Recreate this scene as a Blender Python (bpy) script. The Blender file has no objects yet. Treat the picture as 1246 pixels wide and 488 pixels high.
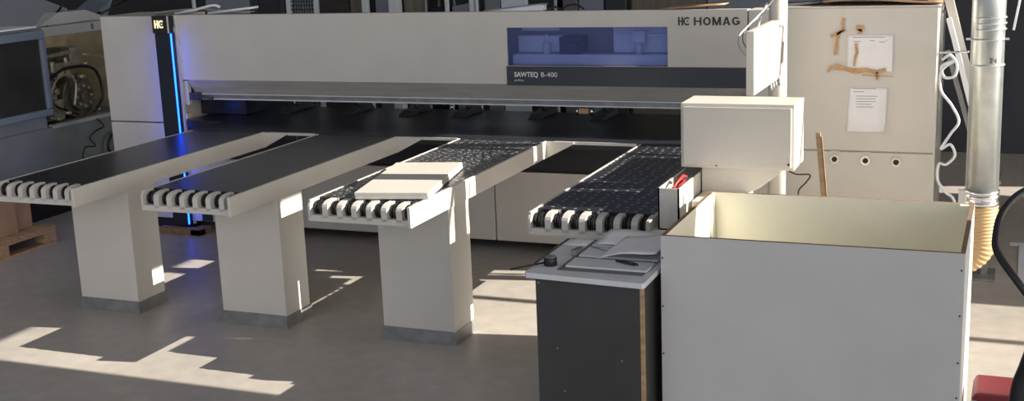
import bpy, bmesh, math, random
from mathutils import Vector, Matrix
random.seed(7)
SC = bpy.context.scene
COL = SC.collection
PI = math.pi

# ------------------------------------------------------------------ materials
def mat(name, col, rough=.5, metal=0, noise=0, nscale=8, bump=0, bscale=60, emit=None, estr=0, spec=.5, col2=None, stretch=None):
    m = bpy.data.materials.new(name); m.use_nodes = True
    nt = m.node_tree; b = nt.nodes['Principled BSDF']
    b.inputs['Base Color'].default_value = (*col, 1)
    b.inputs['Roughness'].default_value = rough
    b.inputs['Metallic'].default_value = metal
    b.inputs['Specular IOR Level'].default_value = spec
    if emit:
        b.inputs['Emission Color'].default_value = (*emit, 1)
        b.inputs['Emission Strength'].default_value = estr
    tc = nt.nodes.new('ShaderNodeTexCoord'); mp = nt.nodes.new('ShaderNodeMapping')
    nt.links.new(tc.outputs['Object'], mp.inputs['Vector'])
    if stretch: mp.inputs['Scale'].default_value = stretch
    if noise or col2:
        n = nt.nodes.new('ShaderNodeTexNoise'); n.inputs['Scale'].default_value = nscale
        n.inputs['Detail'].default_value = 5
        nt.links.new(mp.outputs[0], n.inputs['Vector'])
        r = nt.nodes.new('ShaderNodeValToRGB')
        c2 = col2 if col2 else tuple(c*(1-noise) for c in col)
        r.color_ramp.elements[0].position = .35; r.color_ramp.elements[0].color = (*c2, 1)
        r.color_ramp.elements[1].position = .65; r.color_ramp.elements[1].color = (*col, 1)
        nt.links.new(n.outputs['Fac'], r.inputs[0]); nt.links.new(r.outputs[0], b.inputs['Base Color'])
    if bump:
        n = nt.nodes.new('ShaderNodeTexNoise'); n.inputs['Scale'].default_value = bscale
        nt.links.new(mp.outputs[0], n.inputs['Vector'])
        bp = nt.nodes.new('ShaderNodeBump'); bp.inputs['Strength'].default_value = bump
        bp.inputs['Distance'].default_value = .01
        nt.links.new(n.outputs['Fac'], bp.inputs['Height']); nt.links.new(bp.outputs[0], b.inputs['Normal'])
    return m

M = {}
M['white'] = mat('white_coated_steel', (.66, .63, .585), .42, noise=.05, nscale=3)
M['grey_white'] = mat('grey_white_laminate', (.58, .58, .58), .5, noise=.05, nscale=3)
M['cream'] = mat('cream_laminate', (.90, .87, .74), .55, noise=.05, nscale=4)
M['console'] = mat('console_enamel', (.70, .665, .60), .45, noise=.04, nscale=3)
M['beamsteel'] = mat('brushed_grey_steel', (.62, .59, .54), .42, metal=.15, noise=.15, nscale=3, stretch=(1, 8, 8))
M['black'] = mat('black_plastic', (.018, .018, .022), .45)
M['rubber'] = mat('black_rubber', (.012, .012, .014), .38)
M['navy'] = mat('dark_blue_panel', (.02, .026, .045), .25)
M['band'] = mat('anthracite_name_band', (.035, .04, .052), .22)
M['chrome'] = mat('bright_metal', (.72, .73, .74), .25, metal=1)
M['zinc'] = mat('zinc_grey_steel', (.34, .34, .34), .45, metal=.5, noise=.25, nscale=12)
M['galv'] = mat('galvanised_duct', (.66, .71, .72), .3, metal=.75, noise=.12, nscale=14, bump=.15, bscale=25)
M['wood'] = mat('pale_pine', (.50, .33, .19), .65, noise=.3, nscale=6, stretch=(1, 6, 6))
M['chip'] = mat('brown_raw_chipboard', (.30, .19, .11), .8, noise=.35, nscale=40)
M['card'] = mat('brown_cardboard', (.42, .27, .17), .8, noise=.15, nscale=6)
M['tape'] = mat('tan_masking_tape', (.62, .36, .17), .6, noise=.25, nscale=30)
M['hose'] = mat('amber_hose', (.56, .38, .19), .42, noise=.1, nscale=10)
M['paper'] = mat('white_paper', (.88, .88, .91), .7, noise=.04, nscale=10)
M['ink'] = mat('grey_ink', (.25, .25, .28), .7)
M['letter_dark'] = mat('dark_grey_lettering', (.05, .05, .05), .4)
M['letter_white'] = mat('white_lettering', (.75, .75, .78), .4)
M['letter_warm'] = mat('lit_logo', (.9, .8, .5), .4, emit=(1, .80, .45), estr=1.0)
M['led'] = mat('blue_light_strip', (.1, .3, 1), .3, emit=(.004, .065, 1.0), estr=11)
M['red'] = mat('red_plastic', (.55, .03, .035), .4)
M['redcloth'] = mat('dark_red_plastic', (.14, .012, .018), .6)
M['desk'] = mat('dark_grey_laminate', (.052, .05, .052), .42, noise=.15, nscale=6)
M['desktop'] = mat('light_grey_worktop', (.70, .72, .76), .45, noise=.1, nscale=8)
M['groove'] = mat('mid_grey_groove', (.17, .16, .17), .6, noise=.1, nscale=10)
M['oldblue'] = mat('grey_blue_enamel', (.19, .24, .31), .45, noise=.12, nscale=5)
M['oldlight'] = mat('pale_grey_enamel', (.42, .45, .47), .5, noise=.12, nscale=5)
M['oldcream'] = mat('oily_cream_enamel', (.68, .60, .40), .5, noise=.3, nscale=5)
M['oldgrey'] = mat('grey_green_enamel', (.22, .25, .27), .45, noise=.15, nscale=4)
M['darkglass'] = mat('smoked_glass', (.04, .042, .038), .2, noise=.3, nscale=3)
M['oily'] = mat('oily_dark_metal', (.16, .145, .12), .4, metal=.4, noise=.5, nscale=12)
M['oilylight'] = mat('worn_bright_metal', (.50, .47, .40), .35, metal=.5, noise=.4, nscale=14)
M['bluegrey'] = mat('blue_grey_sheet', (.24, .27, .32), .5, noise=.05, nscale=2)
M['skyboard'] = mat('pale_blue_board', (.72, .82, .90), .5, noise=.05, nscale=2)
M['brown'] = mat('dark_brown_curtain', (.055, .045, .045), .7, noise=.3, nscale=3, stretch=(1, 1, 12))
M['ribbed'] = mat('beige_ribbed_sheet', (.20, .18, .145), .6, noise=.3, nscale=4, stretch=(12, 1, 1))
M['post'] = mat('white_painted_post', (.80, .83, .88), .5, noise=.05, nscale=3)
M['darkframe'] = mat('charcoal_frame', (.045, .05, .06), .5)
M['orangetan'] = mat('tan_leather_board', (.55, .34, .2), .6, noise=.1, nscale=6)

def wall_mat(name, col, sc=1.2):
    return mat(name, col, .85, noise=.2, nscale=sc, bump=.1, bscale=30)
M['wall'] = wall_mat('dark_hall_wall', (.060, .062, .075))
M['roof'] = wall_mat('roof_sheet', (.36, .36, .36))

def floor_mat():
    m = bpy.data.materials.new('worn_concrete'); m.use_nodes = True
    nt = m.node_tree; N = nt.nodes; L = nt.links; b = N['Principled BSDF']
    tc = N.new('ShaderNodeTexCoord')
    n1 = N.new('ShaderNodeTexNoise'); n1.inputs['Scale'].default_value = .55; n1.inputs['Detail'].default_value = 7
    n2 = N.new('ShaderNodeTexNoise'); n2.inputs['Scale'].default_value = 9; n2.inputs['Detail'].default_value = 8
    L.new(tc.outputs['Object'], n1.inputs['Vector']); L.new(tc.outputs['Object'], n2.inputs['Vector'])
    r1 = N.new('ShaderNodeValToRGB')
    r1.color_ramp.elements[0].position = .35; r1.color_ramp.elements[0].color = (.42, .385, .35, 1)
    r1.color_ramp.elements[1].position = .68; r1.color_ramp.elements[1].color = (.54, .495, .45, 1)
    L.new(n1.outputs['Fac'], r1.inputs[0])
    r2 = N.new('ShaderNodeValToRGB')
    r2.color_ramp.elements[0].position = .3; r2.color_ramp.elements[0].color = (.84, .84, .84, 1)
    r2.color_ramp.elements[1].position = .7; r2.color_ramp.elements[1].color = (1, 1, 1, 1)
    L.new(n2.outputs['Fac'], r2.inputs[0])
    mx = N.new('ShaderNodeMix'); mx.data_type = 'RGBA'; mx.blend_type = 'MULTIPLY'; mx.inputs[0].default_value = 1
    L.new(r1.outputs[0], mx.inputs[6]); L.new(r2.outputs[0], mx.inputs[7]); L.new(mx.outputs[2], b.inputs['Base Color'])
    rr = N.new('ShaderNodeMapRange'); rr.inputs[3].default_value = .32; rr.inputs[4].default_value = .55
    L.new(n1.outputs['Fac'], rr.inputs[0]); L.new(rr.outputs[0], b.inputs['Roughness'])
    bp = N.new('ShaderNodeBump'); bp.inputs['Strength'].default_value = .12; bp.inputs['Distance'].default_value = .01
    L.new(n2.outputs['Fac'], bp.inputs['Height']); L.new(bp.outputs[0], b.inputs['Normal'])
    return m
M['floor'] = floor_mat()

def airtable_mat(dust, dot=.13, dotcol=.6):
    """black laminate with rows of small metal ball valves and a little white saw dust"""
    m = bpy.data.materials.new('black_air_cushion_laminate'); m.use_nodes = True
    nt = m.node_tree; N = nt.nodes; L = nt.links; b = N['Principled BSDF']
    b.inputs['Roughness'].default_value = .3; b.inputs['Specular IOR Level'].default_value = .35
    tc = N.new('ShaderNodeTexCoord')
    v = N.new('ShaderNodeTexVoronoi'); v.voronoi_dimensions = '2D'; v.inputs['Scale'].default_value = 15
    v.inputs['Randomness'].default_value = .35
    L.new(tc.outputs['Object'], v.inputs['Vector'])
    lt = N.new('ShaderNodeMath'); lt.operation = 'LESS_THAN'; lt.inputs[1].default_value = dot
    L.new(v.outputs['Distance'], lt.inputs[0])
    n = N.new('ShaderNodeTexNoise'); n.inputs['Scale'].default_value = 90; n.inputs['Detail'].default_value = 2
    L.new(tc.outputs['Object'], n.inputs['Vector'])
    g = N.new('ShaderNodeMath'); g.operation = 'GREATER_THAN'; g.inputs[1].default_value = dust
    L.new(n.outputs['Fac'], g.inputs[0])
    mxf = N.new('ShaderNodeMath'); mxf.operation = 'MAXIMUM'
    L.new(lt.outputs[0], mxf.inputs[0]); L.new(g.outputs[0], mxf.inputs[1])
    n3 = N.new('ShaderNodeTexNoise'); n3.inputs['Scale'].default_value = 5
    L.new(tc.outputs['Object'], n3.inputs['Vector'])
    r = N.new('ShaderNodeValToRGB')
    r.color_ramp.elements[0].color = (.014, .016, .024, 1); r.color_ramp.elements[1].color = (.026, .028, .036, 1)
    L.new(n3.outputs['Fac'], r.inputs[0])
    mx = N.new('ShaderNodeMix'); mx.data_type = 'RGBA'
    mx.inputs[7].default_value = (dotcol, dotcol, dotcol*.97, 1)
    L.new(mxf.outputs[0], mx.inputs[0]); L.new(r.outputs[0], mx.inputs[6]); L.new(mx.outputs[2], b.inputs['Base Color'])
    sm = N.new('ShaderNodeMath'); sm.operation = 'MULTIPLY'; sm.inputs[1].default_value = .5
    L.new(lt.outputs[0], sm.inputs[0]); L.new(sm.outputs[0], b.inputs['Metallic'])
    return m
M['air'] = airtable_mat(.9, .06, .30)
M['air4'] = airtable_mat(.78, .15, .5)
M['airdust'] = airtable_mat(.645, .13, .6)

def tinted_glass():
    m = bpy.data.materials.new('violet_blue_tinted_glass'); m.use_nodes = True
    nt = m.node_tree; N = nt.nodes; L = nt.links
    for n in list(N):
        if n.type == 'BSDF_PRINCIPLED': N.remove(n)
    out = [n for n in N if n.type == 'OUTPUT_MATERIAL'][0]
    t = N.new('ShaderNodeBsdfTransparent'); t.inputs[0].default_value = (.78, .82, .95, 1)
    g = N.new('ShaderNodeBsdfGlossy'); g.inputs['Roughness'].default_value = .06; g.inputs['Color'].default_value = (.5, .55, 1, 1)
    fr = N.new('ShaderNodeFresnel'); fr.inputs[0].default_value = 1.5
    mx = N.new('ShaderNodeMixShader'); L.new(fr.outputs[0], mx.inputs[0]); L.new(t.outputs[0], mx.inputs[1]); L.new(g.outputs[0], mx.inputs[2])
    L.new(mx.outputs[0], out.inputs[0])
    return m
M['tint'] = tinted_glass()

# ------------------------------------------------------------------ mesh builder
class MB:
    def __init__(s): s.bm = bmesh.new()
    def _mi(s, faces, mi):
        for f in faces: f.material_index = mi
    def box(s, x0, x1, y0, y1, z0, z1, mi=0):
        v = [s.bm.verts.new(p) for p in ((x0,y0,z0),(x1,y0,z0),(x1,y1,z0),(x0,y1,z0),(x0,y0,z1),(x1,y0,z1),(x1,y1,z1),(x0,y1,z1))]
        fs = [s.bm.faces.new([v[i] for i in q]) for q in ((0,3,2,1),(4,5,6,7),(0,1,5,4),(1,2,6,5),(2,3,7,6),(3,0,4,7))]
        s._mi(fs, mi); return s
    def prism(s, poly, axis, a, b, mi=0):
        """poly: 2D outline; extruded along axis 0/1/2 from a to b"""
        def P(p, t):
            c = list(p); c.insert(axis, t); return c
        A = [s.bm.verts.new(P(p, a)) for p in poly]; B = [s.bm.verts.new(P(p, b)) for p in poly]
        fs = [s.bm.faces.new(A), s.bm.faces.new(B[::-1])]
        n = len(poly)
        for i in range(n):
            fs.append(s.bm.faces.new((A[i], B[i], B[(i+1) % n], A[(i+1) % n])))
        s._mi(fs, mi); return s
    def tube(s, pts, r, seg=10, mi=0, cap=True, closed=False):
        pts = [Vector(p) for p in pts]; n = len(pts)
        rs = r if isinstance(r, (list, tuple)) else [r]*n
        rings = []; up = None
        for i, p in enumerate(pts):
            if closed: d = pts[(i+1) % n]-pts[i-1]
            elif i == 0: d = pts[1]-p
            elif i == n-1: d = p-pts[i-1]
            else: d = pts[i+1]-pts[i-1]
            if d.length < 1e-9: d = Vector((0, 0, 1))
            d.normalize()
            if up is None:
                up = Vector((0, 0, 1)) if abs(d.z) < .9 else Vector((0, 1, 0))
            x = up.cross(d)
            if x.length < 1e-4: x = d.orthogonal()
            x.normalize(); y = d.cross(x); up = y
            rings.append([s.bm.verts.new(p + x*math.cos(2*PI*k/seg)*rs[i] + y*math.sin(2*PI*k/seg)*rs[i]) for k in range(seg)])
        m = n if closed else n-1
        for i in range(m):
            a, b = rings[i], rings[(i+1) % n]
            for k in range(seg):
                f = s.bm.faces.new((a[k], a[(k+1) % seg], b[(k+1) % seg], b[k])); f.smooth = True; f.material_index = mi
        if cap and not closed:
            s._mi([s.bm.faces.new(rings[0][::-1]), s.bm.faces.new(rings[-1])], mi)
        return s
    def cyl(s, p, q, r, seg=20, mi=0): return s.tube([p, q], r, seg, mi)
    def obox(s, c, size, rot, mi=0):
        """oriented box: centre, full size, Matrix 3x3"""
        h = Vector(size)/2; c = Vector(c)
        v = [s.bm.verts.new(c + rot @ Vector((sx*h.x, sy*h.y, sz*h.z))) for sx, sy, sz in
             ((-1,-1,-1),(1,-1,-1),(1,1,-1),(-1,1,-1),(-1,-1,1),(1,-1,1),(1,1,1),(-1,1,1))]
        s._mi([s.bm.faces.new([v[i] for i in q]) for q in ((0,3,2,1),(4,5,6,7),(0,1,5,4),(1,2,6,5),(2,3,7,6),(3,0,4,7))], mi)
        return s
    def sheet(s, fn, nu, nv, t=.001, mi=0):
        """thin curved sheet from fn(u,v)->point, thickness t downward"""
        T = [[s.bm.verts.new(fn(i/nu, j/nv)) for j in range(nv+1)] for i in range(nu+1)]
        Bt = [[s.bm.verts.new(Vector(fn(i/nu, j/nv))-Vector((0, 0, t)) if not isinstance(t, Vector) else Vector(fn(i/nu, j/nv))+t) for j in range(nv+1)] for i in range(nu+1)]
        fs = []
        for i in range(nu):
            for j in range(nv):
                fs.append(s.bm.faces.new((T[i][j], T[i+1][j], T[i+1][j+1], T[i][j+1])))
                fs.append(s.bm.faces.new((Bt[i][j], Bt[i][j+1], Bt[i+1][j+1], Bt[i+1][j])))
        for i in range(nu):
            fs.append(s.bm.faces.new((T[i][0], Bt[i][0], Bt[i+1][0], T[i+1][0])))
            fs.append(s.bm.faces.new((T[i+1][nv], Bt[i+1][nv], Bt[i][nv], T[i][nv])))
        for j in range(nv):
            fs.append(s.bm.faces.new((T[0][j+1], Bt[0][j+1], Bt[0][j], T[0][j])))
            fs.append(s.bm.faces.new((T[nu][j], Bt[nu][j], Bt[nu][j+1], T[nu][j+1])))
        for f in fs: f.smooth = True
        s._mi(fs, mi); return s
    def build(s, name, mats, parent=None, origin=None, bevel=0):
        bmesh.ops.recalc_face_normals(s.bm, faces=s.bm.faces)
        o = Vector(parent['_o']) if parent is not None else Vector(origin if origin else (0, 0, 0))
        for v in s.bm.verts: v.co -= o
        me = bpy.data.meshes.new(name); s.bm.to_mesh(me); s.bm.free()
        if not isinstance(mats, (list, tuple)): mats = [mats]
        for m in mats: me.materials.append(M[m])
        ob = bpy.data.objects.new(name, me); COL.objects.link(ob)
        ob['_o'] = tuple(o)
        if parent is not None: ob.parent = parent
        else: ob.location = o
        if bevel:
            b = ob.modifiers.new('bevel', 'BEVEL'); b.width = bevel; b.segments = 2; b.limit_method = 'ANGLE'; b.angle_limit = math.radians(40)
        return ob

def tag(o, label, cat, group=None, kind=None):
    if label: o['label'] = label
    if cat: o['category'] = cat
    if group: o['group'] = group
    if kind: o['kind'] = kind
    return o
def thing(name, origin, label, cat, group=None):
    o = bpy.data.objects.new(name, None); COL.objects.link(o)
    o.location = origin; o['_o'] = tuple(origin); o.empty_display_size = .1
    return tag(o, label, cat, group)
def struct(o):
    o['kind'] = 'structure'; return o
def copy_tree(o, parent=None):
    c = o.copy(); COL.objects.link(c)
    if parent is not None: c.parent = parent
    for ch in list(o.children): copy_tree(ch, c)
    return c
def text(body, name, m, parent, x, y, z, size, bold=0, width=None, label=None):
    """raised lettering standing on a face that looks towards -Y; x,z = lower left corner"""
    cu = bpy.data.curves.new(name, 'FONT'); cu.body = body; cu.size = size; cu.extrude = .0015; cu.offset = bold
    cu.resolution_u = 3
    cu.materials.append(M[m])
    o = bpy.data.objects.new(name, cu); COL.objects.link(o)
    org = Vector(parent['_o']); o.parent = parent
    o.location = Vector((x, y, z)) - org; o.rotation_euler = (PI/2, 0, 0)
    bpy.context.view_layer.update()
    if width: 
        w = o.dimensions.x
        if w > 0: o.scale = (width/w, 1, 1)
    me = bpy.data.meshes.new_from_object(o); me.name = name
    n = bpy.data.objects.new('letters', me); COL.objects.link(n)
    n.parent = parent; n.location = o.location; n.rotation_euler = o.rotation_euler; n.scale = o.scale
    bpy.data.objects.remove(o); n.name = name
    if label: n['label'] = label
    return n

# ------------------------------------------------------------------ setting
mb = MB(); mb.box(-13, 9, -4, 13.2, -.1, 0); struct(mb.build('floor', 'floor'))
mb = MB(); mb.box(-13, 9, 13, 13.2, 0, 6); struct(mb.build('wall_back', 'wall'))
mb = MB(); mb.box(-13.2, -13, -4, 13.2, 0, 6); struct(mb.build('wall_left', 'wall'))
# roof with two long skylight openings (one of them split by a slim glazing bar)
ZR = 6.0; K = .36; KX = 2.05
SL = [(5.24, 5.94), (5.975, 7.13), (7.19, 7.86)]
mb = MB(); ylo = -4; XR0, XR1 = 6.5, 17.0
mb.box(-3.2, XR0, -4, 13.2, ZR, ZR+.05); mb.box(-13.2, -9, -4, 13.2, ZR, ZR+.05); mb.box(-9, -3.2, 5.4, 13.2, ZR, ZR+.05)
for yy in (-4, -1.7, .6, 2.9): mb.box(-9, -3.2, yy, yy+.9, ZR, ZR+.05)  # extra unseen roof openings between these strips, added for more sky light
mb.box(XR1, XR1+.5, -4, 13.2, ZR, ZR+.05)
for a, b in SL:
    mb.box(XR0, XR1, ylo, a+K*ZR, ZR, ZR+.05); ylo = b+K*ZR
mb.box(XR0, XR1, ylo, 13.2, ZR, ZR+.05)
struct(mb.build('ceiling', 'roof'))

# ------------------------------------------------------------------ panel saw
YF = 8.3
saw = thing('panel_saw', (-4.3, 8.3, 0), 'long white beam panel saw machine with black work table spanning the hall', 'machine')
# beam cover with window opening
mb = MB()
mb.box(-6.45, -3.47, YF, YF+.02, 1.27, 1.795)
mb.box(-3.47, -2.27, YF, YF+.02, 1.68, 1.795)
mb.box(-2.27, -1.72, YF, YF+.02, 1.27, 1.795)
mb.box(-3.47, -2.27, YF, YF+.02, 1.27, 1.405)
mb.box(-6.45, -1.72, YF+.02, YF+.12, 1.775, 1.79)
mb.build('beam_cover', 'white', saw)
mb = MB(); mb.box(-6.45, -1.72, YF+.45, YF+.47, 1.1, 1.75); mb.build('rear_cover', 'bluegrey', saw)
mb = MB(); mb.box(-3.47, -2.27, YF+.004, YF+.010, 1.405, 1.68); mb.build('viewing_window', 'tint', saw)
g = MB(); g.box(-3.47, -2.27, YF+.10, YF+.2, 1.40, 1.475); g.box(-3.47, -3.18, YF+.3, YF+.32, 1.63, 1.66); g.box(-2.7, -2.27, YF+.18, YF+.2, 1.60, 1.615)
g.box(-3.47, -3.05, YF+.22, YF+.26, 1.48, 1.60); g.box(-2.93+.2, -2.27, YF+.22, YF+.26, 1.48, 1.66)
g.build('inner_rail', 'post', saw)
g = MB(); g.cyl((-3.22, YF+.15, 1.475), (-3.22, YF+.15, 1.56), .028); g.cyl((-3.22, YF+.15, 1.56), (-3.22, YF+.15, 1.62), .01)
g.build('guide_post', 'post', saw)
g = MB(); g.cyl((-2.52, YF+.15, 1.475), (-2.52, YF+.15, 1.56), .022); g.box(-2.56, -2.47, YF+.12, YF+.19, 1.56, 1.64)
g.build('guide_post', 'post', saw)
g = MB(); g.box(-3.12, -2.95, YF+.14, YF+.3, 1.48, 1.60); g.box(-3.10, -2.96, YF+.12, YF+.14, 1.5, 1.56); g.cyl((-3.0, YF+.1, 1.53), (-3.0, YF+.14, 1.53), .03)
g.build('saw_motor', 'black', saw, bevel=.006)
mb = MB(); mb.box(-3.48, -1.725, YF-.006, YF, 1.262, 1.402); mb.build('name_band', 'band', saw)
text('SAWTEQ', 'lettering', 'letter_white', saw, -3.42, YF-.008, 1.325, .05, .0012, .185)
text('B-400', 'lettering', 'letter_white', saw, -3.215, YF-.008, 1.325, .05, .0002, .125)
text('profiLine', 'lettering', 'letter_white', saw, -3.42, YF-.008, 1.293, .022, 0, .07)
def strokes(word, x, z, h, parent, m, y, cw, gap, t):
    """bold capitals cut from strokes: H O M A G"""
    for ch in word:
        w = cw*(1.12 if ch == 'M' else 1)
        mb = MB()
        def bar(x0, z0, x1, z1):     # slanted bar with level ends
            mb.prism([(x+x0-t/2, z+z0), (x+x0+t/2, z+z0), (x+x1+t/2, z+z1), (x+x1-t/2, z+z1)], 1, y-.002, y)
        def arc(a0, a1):
            cx, cz, rx, rz = x+w/2, z+h/2, w/2, h/2; P = []
            for k in range(25): a = math.radians(a0+(a1-a0)*k/24); P.append((cx+rx*math.cos(a), cz+rz*math.sin(a)))
            for k in range(24, -1, -1): a = math.radians(a0+(a1-a0)*k/24); P.append((cx+(rx-t)*math.cos(a), cz+(rz-t*.85)*math.sin(a)))
            for k in range(24):
                mb.prism([P[k], P[k+1], P[48-k], P[49-k]], 1, y-.002, y)
        if ch == 'H':
            bar(t/2, 0, t/2, h); bar(w-t/2, 0, w-t/2, h); mb.box(x+t, x+w-t, y-.002, y, z+h*.42, z+h*.60)
        elif ch == 'O': arc(0, 360)
        elif ch == 'M':
            bar(t/2, 0, t/2, h); bar(w-t/2, 0, w-t/2, h); bar(w/2, h*.02, t*.62, h); bar(w/2, h*.02, w-t*.62, h)
        elif ch == 'A':
            bar(t/2, 0, w/2, h); bar(w-t/2, 0, w/2, h); mb.box(x+w*.28, x+w*.72, y-.0018, y, z+h*.2, z+h*.36)
        elif ch == 'G':
            arc(38, 345); mb.box(x+w*.52, x+w, y-.0018, y, z+h*.36, z+h*.54); mb.box(x+w-t, x+w, y-.0016, y, z+h*.14, z+h*.5)
        mb.build('lettering', m, parent); x += w+gap
strokes('HOMAG', -2.085, 1.688, .056, saw, 'letter_dark', YF, .054, .010, .0135)
def emblem(parent, x, z, h, m, y):
    """H whose right stem is swallowed by a C with a square dot"""
    mb = MB(); t = h*.21
    mb.box(x, x+t, y-.003, y, z, z+h); mb.box(x+t, x+h*.42, y-.003, y, z+h*.41, z+h*.59)
    mb.box(x+h*.42, x+h*.63, y-.003, y, z, z+h)
    cx, cz = x+h*1.08, z+h*.5; ro, ri = h*.5, h*.31; P = []
    for k in range(21): a = math.radians(48+k*264/20); P.append((cx+ro*math.cos(a)*.88, cz+ro*math.sin(a)))
    for k in range(20, -1, -1): a = math.radians(48+k*264/20); P.append((cx+ri*math.cos(a)*.88, cz+ri*math.sin(a)))
    for k in range(20): mb.prism([P[k], P[k+1], P[40-k], P[41-k]], 1, y-.003, y)
    mb.box(cx-h*.02, cx+h*.14, y-.003, y, cz-h*.08, cz+h*.08)
    return mb.build('emblem', m, parent)
emblem(saw, -2.195, 1.688, .058, 'letter_dark', YF)
# lower bevel, rail
mb = MB(); mb.prism([(YF+.002, 1.27), (YF+.09, 1.15), (YF+.16, 1.15), (YF+.16, 1.262), (YF+.02, 1.268)], 0, -6.32, -1.72)
mb.build('lower_bevel', 'beamsteel', saw)
mb = MB(); mb.box(-6.32, -1.72, YF+.08, YF+.17, 1.139, 1.149); mb.box(-6.32, -1.72, YF+.10, YF+.17, 1.106, 1.139); mb.build('pressure_rail', 'zinc', saw)
mb = MB(); mb.box(-6.32, -1.72, YF+.085, YF+.17, 1.098, 1.106); mb.build('rail_lip', 'post', saw)  # highlight along the rail's lower edge, painted as a pale strip
mb = MB(); mb.box(-6.32, -1.72, YF+.075, YF+.079, 1.141, 1.148); mb.build('rail_lip', 'post', saw)  # painted highlight line along the rail's upper edge
mb = MB(); mb.prism([(YF+.2, 1.35), (YF+.2, 1.12), (YF+.4, 1.12), (YF+.4, 1.35)], 0, -6.3, -1.72); mb.build('pressure_beam', 'darkframe', saw)
for x in (-2.99, -2.88):
    mb = MB(); mb.cyl((x, YF+.13, 1.03), (x, YF+.13, 1.085), .013, 14); mb.build('stop_pin', 'chrome', saw)
mb = MB(); mb.box(-2.97, -2.90, YF+.1, YF+.16, 1.045, 1.085); mb.build('stop_block', 'orangetan', saw, bevel=.003)
for x in (-4.0,): 
    mb = MB(); mb.cyl((x, YF+.13, 1.05), (x, YF+.13, 1.085), .011, 14); mb.build('stop_pin', 'chrome', saw)
# left housing
mb = MB(); mb.box(-7.15, -6.45, YF, YF+.5, .912, 1.79); mb.build('left_housing', 'white', saw, bevel=.006)
mb = MB(); mb.box(-7.15, -6.45, YF, YF+.5, .09, .902); mb.build('lower_housing', 'white', saw, bevel=.006)
mb = MB(); mb.box(-7.10, -6.50, YF+.03, YF+.45, 0, .09); mb.box(-6.3, -1.8, YF+.25, YF+.9, 0, .12); mb.build('plinth', 'black', saw)
# right end housing
mb = MB(); mb.box(-1.712, -1.53, YF, YF+.5, .1, 1.79); mb.build('end_housing', 'white', saw, bevel=.006)
# lower cabinet panels (three) + dark recess
for a, b in ((-6.44, -5.315), (-5.305, -3.615), (-3.605, -1.72)):
    mb = MB(); mb.box(a, b, YF-.02, YF, .085, .615); mb.box(a, b, YF-.03, YF, .612, .622)
    mb.build('front_panel', 'white', saw, bevel=.002)
mb = MB(); mb.box(-6.44, -1.72, YF+.001, YF+.06, .1, .9); mb.build('recess_panel', 'black', saw)
mb = MB(); mb.box(-6.28, -6.18, YF-.03, YF-.021, .09, .16); mb.build('vent_cutout', 'black', saw)
# brackets near the light column
mb = MB(); mb.box(-6.44, -6.33, YF+.01, YF+.05, 1.06, 1.26); mb.build('side_bracket', 'white', saw, bevel=.003)
mb = MB(); mb.box(-6.44, -6.35, YF-.01, YF+.05, .945, .99); mb.build('side_bracket', 'white', saw, bevel=.003)
mb = MB(); mb.box(-6.43, -5.98, YF+.3, YF+.6, .945, 1.12); mb.build('inner_guard', 'navy', saw)
mb = MB(); mb.box(-6.33, -6.25, YF+.02, YF+.08, 1.10, 1.16); mb.cyl((-6.29, YF+.02, 1.13), (-6.1, YF+.02, 1.12), .012); mb.build('hinge_joint', 'darkframe', saw)
# work table
mb = MB(); mb.prism([(-5.965, 7.83), (-1.6, 7.83), (-1.6, 9.12), (-6.34, 9.12), (-6.34, 8.27), (-5.965, 8.27)], 2, .89, .94); mb.build('work_table', 'air', saw)
for a, b in ((-5.27, -4.85), (-4.12, -3.68), (-2.97, -2.36)):
    mb = MB(); mb.box(a+.02, b, 7.818, 7.830, .925, .944); mb.build('table_edge', 'white', saw)
for i, x in enumerate((-5.75, -5.15, -4.62, -4.15, -3.5, -3.0)):
    mb = MB(); mb.prism([(8.72, .941), (8.80, .975), (9.07, .99), (9.11, .941)], 0, x, x+.11); mb.cyl((x+.055, 8.95, .985), (x+.055, 8.95, 1.02), .02)
    mb.build('gripper_clamp', 'darkframe', saw, bevel=.003)
# light column
lc = MB(); lc.box(-6.525, -6.375, YF-.10, YF-.035, .06, 1.659); lc = lc.build('light_column', 'navy', saw, bevel=.003)
mb = MB(); mb.box(-6.375, -6.368, YF-.097, YF-.084, .07, 1.655); mb.build('light_strip', 'led', lc)
mb = MB(); mb.box(-6.532, -6.525, YF-.085, YF-.068, .07, 1.655); mb.build('light_strip', 'led', lc)
mb = MB(); mb.box(-6.53, -6.385, YF-.112, YF-.03, 1.66, 1.798); mb.build('sign_panel', 'black', lc)
em = emblem(lc, -6.508, 1.70, .064, 'letter_warm', YF-.112)
mb = MB(); mb.box(-6.384, -6.376, YF-.112, YF-.101, 1.66, 1.798); mb.box(-6.375, -6.362, YF-.03, YF-.001, .06, 1.795); mb.box(-6.52, -6.38, YF-.035, YF-.0, .2, 1.7); mb.build('trim', 'white', lc)

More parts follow.
